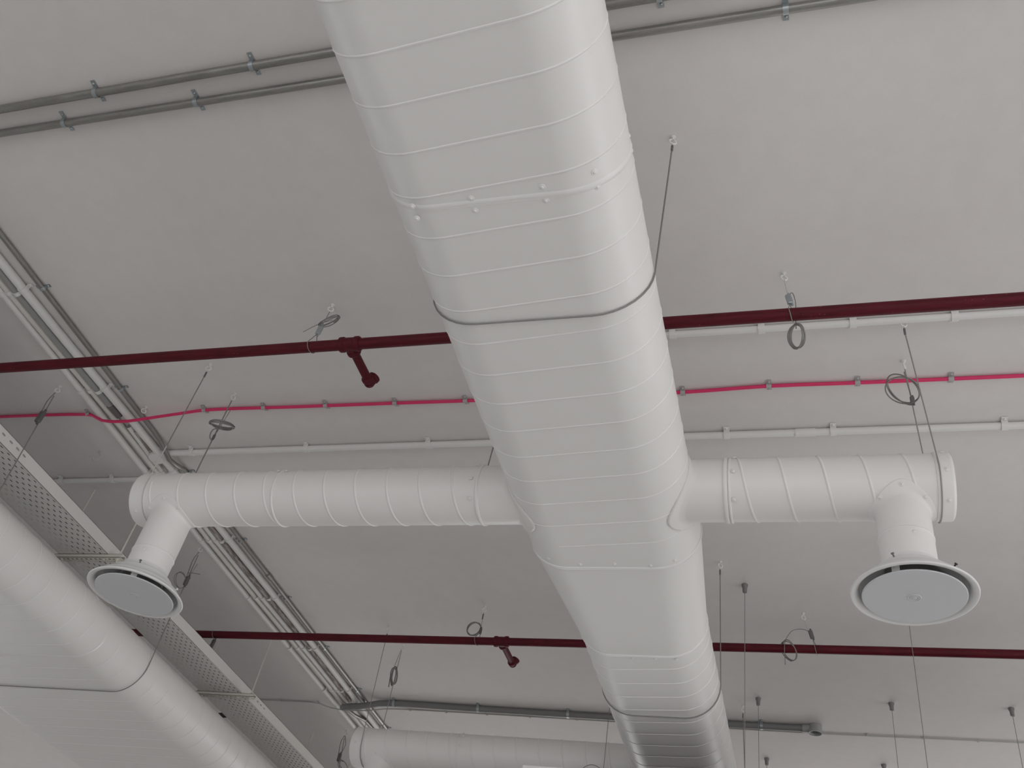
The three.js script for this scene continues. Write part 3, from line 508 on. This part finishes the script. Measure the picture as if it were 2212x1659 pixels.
// hangers of the sprinkler pipes
function pipeLoop(t, x, h, z, r, top) {          // wire from the gripper round the pipe and back
  const pts = [V(...top)]; for (let i = 0; i <= 16; i++) { const a = Math.PI * (1.12 - 1.24 * i / 16) + Math.PI / 2 + Math.PI / 2; pts.push(V(x - 0.01 + 0.02 * i / 16, h + r * Math.sin(a), z + r * Math.cos(a))); }
  pts.push(V(...top)); return part(t, 'pipe_loop', new THREE.TubeGeometry(poly(pts), 70, 0.0019, 6, false), M.wire);
}
{
  let t = thing('wire_hanger', 'pipe hanger with a slanting bundle of spare wire, left of the upper tee', 'hanger', V(-2.016, 3, -2.522));
  hookAt(t, -2.016, -2.522); wire(t, [[-2.018, 2.958, -2.525], [-2.027, 2.86, -2.525]], 0.0017, M.wire); gripper(t, [-2.03, 2.838, -2.525], new THREE.Vector3(0.15, 1, 0.1), 1.05, M.zinc);
  coil(t, [-2.004, 2.899, -2.53], [0.042, 0.023, 0.005], [-0.011, 0.028, -0.037], 3.2, [], 0.0026, 0.06); wire(t, [[-1.99, 2.905, -2.53], [-2.05, 2.885, -2.53], [-2.115, 2.84, -2.53]], 0.002);
  pipeLoop(t, -2.032, 2.73, -2.524, 0.0275, [-2.034, 2.812, -2.525]);
  t = thing('wire_hanger', 'pipe hanger with a gripper and a hanging oval coil, right of the main duct', 'hanger', V(-0.03, 3, -2.547));
  hookAt(t, -0.03, -2.547); wire(t, [[-0.029, 2.96, -2.545], [-0.02, 2.865, -2.532]], 0.0017, M.paleWire); gripper(t, [-0.014, 2.822, -2.53], new THREE.Vector3(-0.2, 1, 0), 1.05, M.zinc);
  pipeLoop(t, -0.008, 2.73, -2.524, 0.0275, [-0.012, 2.795, -2.53]);
  coil(t, [0.007, 2.643, -2.555], [-0.001, -0.032, -0.031], [-0.026, 0.025, -0.026], 3.4, [], 0.0032, 0.05); wire(t, [[-0.013, 2.85, -2.53], [-0.002, 2.862, -2.532], [0.008, 2.83, -2.545], [0.008, 2.78, -2.565], [0.006, 2.72, -2.565], [0.006, 2.69, -2.56]], 0.002);
  t = thing('wire_hanger', 'pipe hanger with a round wire coil, left of the lower tee', 'hanger', V(-2.013, 3, -5.17));
  hookAt(t, -2.013, -5.165); wire(t, [[-2.014, 2.958, -5.168], [-2.02, 2.82, -5.19]], 0.0016); ferrule(t, [-2.015, 2.945, -5.169], [-2.0165, 2.91, -5.174]);
  coil(t, [-2.062, 2.843, -5.18], [0.03, 0.031, 0.017], [0.023, -0.001, -0.04], 3.3, [], 0.0034, 0.05); gripper(t, [-2.018, 2.835, -5.188], UP, 0.8); pipeLoop(t, -2.022, 2.755, -5.173, 0.0275, [-2.02, 2.825, -5.19]);
  t = thing('wire_hanger', 'pipe hanger whose wire arches over to a hanging coil, left of the right diffuser', 'hanger', V(-0.033, 3, -5.174));
  hookAt(t, -0.033, -5.174); wire(t, [[-0.032, 2.96, -5.172], [-0.005, 2.88, -5.165]], 0.0016, M.paleWire); gripper(t, [0.006, 2.855, -5.16], new THREE.Vector3(-0.25, 1, 0), 1.1); pipeLoop(t, 0.03, 2.755, -5.146, 0.0275, [0.012, 2.83, -5.158]);
  coil(t, [-0.12, 2.728, -5.12], [0.009, -0.04, -0.042], [-0.038, 0.028, -0.034], 2.4, [], 0.0028, 0.05); wire(t, [[0.001, 2.87, -5.16], [-0.035, 2.887, -5.16], [-0.09, 2.876, -5.15], [-0.122, 2.83, -5.13], [-0.142, 2.775, -5.12], [-0.143, 2.64, -5.12]], 0.0022);
  t = thing('wire_hanger', 'dark gripper on a wire dropping from the lower red pipe behind the cable tray', 'hanger', V(-3.96, 2.755, -5.2));
  pipeLoop(t, -3.955, 2.755, -5.199, 0.0275, [-3.962, 2.72, -5.22]); gripper(t, [-3.965, 2.70, -5.225], new THREE.Vector3(0.1, 1, 0), 1.2); wire(t, [[-3.966, 2.68, -5.226], [-3.975, 2.56, -5.23]], 0.002);
  t = thing('ceiling_hook', 'lone open wire hook on the ceiling above the cable tray, left of the bundle', 'hook', V(-3.94, 3, -3.5));
  part(t, 'hook', merge([new THREE.CylinderGeometry(0.005, 0.006, 0.012, 10).translate(-3.935, 2.994 + EYE, -3.49), tube([[-3.935, 2.99, -3.49], [-3.92, 2.965, -3.495], [-3.935, 2.935, -3.5], [-3.96, 2.94, -3.5], [-3.97, 2.965, -3.497]].map((p) => V(...p)), 0.0035, 30, 8)]), M.paleWire);
  t = thing('ceiling_hook', 'small white hook beside the bundle where the pink cable crosses', 'hook', V(-3.405, 3, -3.14));
  hookAt(t, -3.4, -3.135, M.white, 1.0);
}
// suspension wires with small ceiling cups
{
  const CUP = new THREE.LatheGeometry([[0.0001, -0.052], [0.011, -0.052], [0.0125, -0.049], [0.014, -0.02], [0.0175, -0.012], [0.0185, -0.004], [0.0185, 0]].map(([r, y]) => new THREE.Vector2(r, y)), 20);
  const cup = (label, x, z, low) => { const t = thing('suspension_wire', label, 'wire', V(x, 3, z)); place(t, 'ceiling_cup', CUP, M.cup, V(x, 3, z)); wire(t, [[x, 2.95, z], [x, low, z]], 0.0019); return t; };
  cup('straight wire from a small grey cup, right of the reducer of the main duct', -0.347, -4.866, 1.5);
  cup('straight wire whose grey cup sits just above the thick grey conduit', -0.361, -6.31, 1.5);
  cup('straight wire coming down from behind the right diffuser', 0.515, -4.927, 1.5);
  cup('straight wire from a grey cup at the lower right, below the right diffuser', 0.486, -6.294, 1.5);
  cup('straight wire from the grey cup nearest the right edge', 1.195, -6.289, 1.5);
  cup('grey cup and wire at the bottom edge, below the thick grey conduit', -0.361, -7.311, 1.5);
  cup('grey cup at the bottom edge toward the right, below the thin cable', 0.466, -7.293, 1.5);
  cup('thin wire in front of the bottom branch duct, left of the main duct', -1.2, -5.49, 1.5);
}

// ---------------------------------------------------------------- perforated cable tray on trapeze hangers
{
  const xr = -3.835, xl = -4.178, hb = 2.512, ht = 2.585, z0 = 4.9, z1 = -14.9, th = 0.0015;
  const t = thing('cable_tray', 'long white perforated cable tray hanging between the side duct and the conduit bundle', 'tray', V(-4.0, hb, -4));
  // bottom plate: a lattice of cells, each with a real slot
  const px = 0.0297, pz = 0.0572, rows = 11, pos = [], idx = [];
  const slot = (cx, cz) => { const a = 0.0046, b = 0.0125; return [[cx - a, cz - b + a], [cx, cz - b], [cx + a, cz - b + a], [cx + a, cz + b - a], [cx, cz + b], [cx - a, cz + b - a]]; };
  const cell = (x, za) => {
    const o = [[x - px / 2, za], [x, za], [x + px / 2, za], [x + px / 2, za + pz], [x, za + pz], [x - px / 2, za + pz]], s = slot(x, za + pz / 2), n0 = pos.length / 3;
    for (const h of [hb, hb + th]) for (const L of [o, s]) for (const [u, w] of L) pos.push(u, h + EYE, w);
    for (let i = 0; i < 6; i++) { const j = (i + 1) % 6; idx.push(n0 + i, n0 + j, n0 + 6 + i, n0 + j, n0 + 6 + j, n0 + 6 + i, n0 + 12 + i, n0 + 18 + i, n0 + 12 + j, n0 + 12 + j, n0 + 18 + i, n0 + 18 + j, n0 + 6 + i, n0 + 6 + j, n0 + 18 + i, n0 + 6 + j, n0 + 18 + j, n0 + 18 + i); }
  };
  for (let k = 0; k < rows; k++) { const x = xr - 0.019 - px * k, off = -5.265 - 0.0435 * k; const start = off - Math.ceil((off - z1) / pz) * pz + pz; for (let z = start; z + pz / 2 < z0; z += pz) cell(x, z - pz / 2); }
  let plate = new THREE.BufferGeometry(); plate.setAttribute('position', new THREE.Float32BufferAttribute(pos, 3)); plate.setIndex(idx); plate = plate.toNonIndexed(); plate.computeVertexNormals();
  plate.setAttribute('uv', new THREE.Float32BufferAttribute(new Float32Array(plate.attributes.position.count * 2), 2));
  const edge0 = xr - 0.019 + px / 2, edge1 = xr - 0.019 - px * (rows - 0.5);
  plate = merge([plate, box(edge0, xr, hb + EYE, hb + th + EYE, z1, z0), box(xl, edge1, hb + EYE, hb + th + EYE, z1, z0)]);
  part(t, 'perforated_bottom', plate, M.tray);
  // side flanges with splice slots near the joints
  const flange = (x) => {
    const s = new THREE.Shape([new THREE.Vector2(z1, hb), new THREE.Vector2(z0, hb), new THREE.Vector2(z0, ht), new THREE.Vector2(z1, ht)]);
    for (const j of [2.98, 0.1, -2.82, -5.74, -8.66, -11.6]) for (const d of [-0.17, -0.115, -0.06, 0.0]) { const c = j + d, p = new THREE.Path(); p.absellipse(c, (hb + ht) / 2 + 0.008, 0.014, 0.0055, 0, Math.PI * 2, true); s.holes.push(p); }
    return new THREE.ExtrudeGeometry(s, { depth: 0.002, bevelEnabled: false, curveSegments: 6 }).rotateY(-Math.PI / 2).translate(x + 0.002, EYE, 0);
  };
  part(t, 'side_flange', merge([flange(xr - 0.002), box(xr - 0.012, xr, ht + EYE - 0.002, ht + EYE, z1, z0)]), M.tray);
  part(t, 'side_flange', merge([flange(xl), box(xl, xl + 0.012, ht + EYE - 0.002, ht + EYE, z1, z0)]), M.tray);
  // trapeze hangers: a slotted channel on two threaded rods
  const where = ['under the tray just left of the left diffuser', 'under the tray below the lower red pipe', 'at the bottom edge of the picture'];
  [-3.847, -5.59, -7.335].forEach((z, i) => {
    const g = thing('trapeze_hanger', i < 2 ? 'cream slotted channel on two threaded rods ' + where[i] : 'cream threaded rod hanger at the bottom edge, right end of the visible tray', 'hanger', V(-3.985, hb - 0.022, z));
    const a = -4.235, b = -3.735, top = hb - 0.001, bot = hb - 0.023, w = 0.0205, s = new THREE.Shape([new THREE.Vector2(a, -w), new THREE.Vector2(b, -w), new THREE.Vector2(b, w), new THREE.Vector2(a, w)]);
    for (let k = 0; k < 15; k++) { const c = a + 0.025 + k * 0.0322, p = new THREE.Path(); p.absellipse(c, 0, 0.0105, 0.0065, 0, Math.PI * 2, true); s.holes.push(p); }
    const web = new THREE.ExtrudeGeometry(s, { depth: 0.002, bevelEnabled: false, curveSegments: 5 }).rotateX(-Math.PI / 2).translate(0, bot + EYE, z);
    part(g, 'slotted_channel', merge([web, box(a, b, bot + EYE, top + EYE, z + w - 0.002, z + w), box(a, b, bot + EYE, top + EYE, z - w, z - w + 0.002), box(a, b, top - 0.002 + EYE, top + EYE, z + w - 0.011, z + w), box(a, b, top - 0.002 + EYE, top + EYE, z - w, z - w + 0.011)]), M.strut);
    for (const x of [-4.203, -3.767]) {
      part(g, 'threaded_rod', rod(V(x, bot - 0.025, z), V(x, 3, z), 0.0048, 0.0048, 10), M.strut);
      part(g, 'nut', merge([new THREE.CylinderGeometry(0.0095, 0.0095, 0.009, 6).translate(x, bot - 0.006 + EYE, z), new THREE.CylinderGeometry(0.0095, 0.0095, 0.009, 6).translate(x, top + 0.0065 + EYE, z), new THREE.CylinderGeometry(0.016, 0.016, 0.002, 16).translate(x, bot - 0.0008 + EYE, z)]), M.strut);
    }
    for (const x of [-4.155, -3.86]) part(g, 'hold_down_bolt', merge([new THREE.CylinderGeometry(0.007, 0.007, 0.008, 6).translate(x, bot - 0.004 + EYE, z), new THREE.CylinderGeometry(0.0035, 0.0035, 0.036, 8).translate(x, bot + 0.014 + EYE, z)]), M.strut);
  });
  // dark cables lying in the tray, seen through its slots
  const cb = thing('cable_bundle', 'dark cables lying inside the perforated tray, glimpsed through its slots', 'cable', V(-3.98, hb + 0.01, -4));
  for (let k = 0; k < 9; k++) {
    const x = xr - 0.02 - 0.0255 * k, pts = [];
    for (let z = z0 + 0.1, i = 0; z > z1 + 0.2; z -= 0.7, i++) pts.push(V(x + 0.004 * (rnd() - 0.5), hb + 0.0145 + 0.001 * (i % 2), z));
    part(cb, 'cable', tube(pts, 0.0125, 90, 8), M.darkPlastic);
  }
  part(t, 'side_bracket', new RoundedBoxGeometry(0.27, 0.03, 0.035, 1, 0.004).rotateY(-0.3).translate(-4.305, 2.565 + EYE, -6.1), M.dark, 'dark bracket');
}
{ // white board of a booth standing under the end of the main duct
  const t = thing('white_panel', 'top edge of a white panel at the bottom, before the capped branch duct', 'panel', V(0.2, -EYE, -4.7));
  const top = 1.797, z = -4.65, x0 = -1.437, x1 = 1.7;
  part(t, 'front_board', new RoundedBoxGeometry(x1 - x0, top + EYE, 0.05, 2, 0.006).translate((x0 + x1) / 2, (top + EYE) / 2, z - 0.025), M.white);
  part(t, 'side_board', new RoundedBoxGeometry(0.04, top + EYE - 0.02, 2.6, 1, 0.006).translate(x0 + 0.02, (top + EYE) / 2 - 0.01, z - 1.35), M.wood);
  part(t, 'side_board', new RoundedBoxGeometry(0.04, top + EYE - 0.02, 2.6, 1, 0.006).translate(x1 - 0.02, (top + EYE) / 2 - 0.01, z - 1.35), M.wood);
  part(t, 'back_board', new RoundedBoxGeometry(x1 - x0 - 0.1, top + EYE - 0.02, 0.04, 1, 0.006).translate((x0 + x1) / 2, (top + EYE) / 2 - 0.01, z - 2.63), M.wood);
  part(t, 'wire_loop', tube([[-1.138, 1.818, -4.710], [-1.123, 1.832, -4.710], [-1.093, 1.843, -4.710], [-1.063, 1.836, -4.710], [-1.045, 1.825, -4.710]].map((p) => V(...p)), 0.002, 24, 6), M.wire, 'thin wire loop standing over the edge');
  part(t, 'roof_board', new RoundedBoxGeometry(x1 - x0 - 0.08, 0.04, 2.6, 1, 0.006).translate((x0 + x1) / 2, 1.45 + EYE, z - 1.35), M.wood);
}

renderer.render(scene, camera);
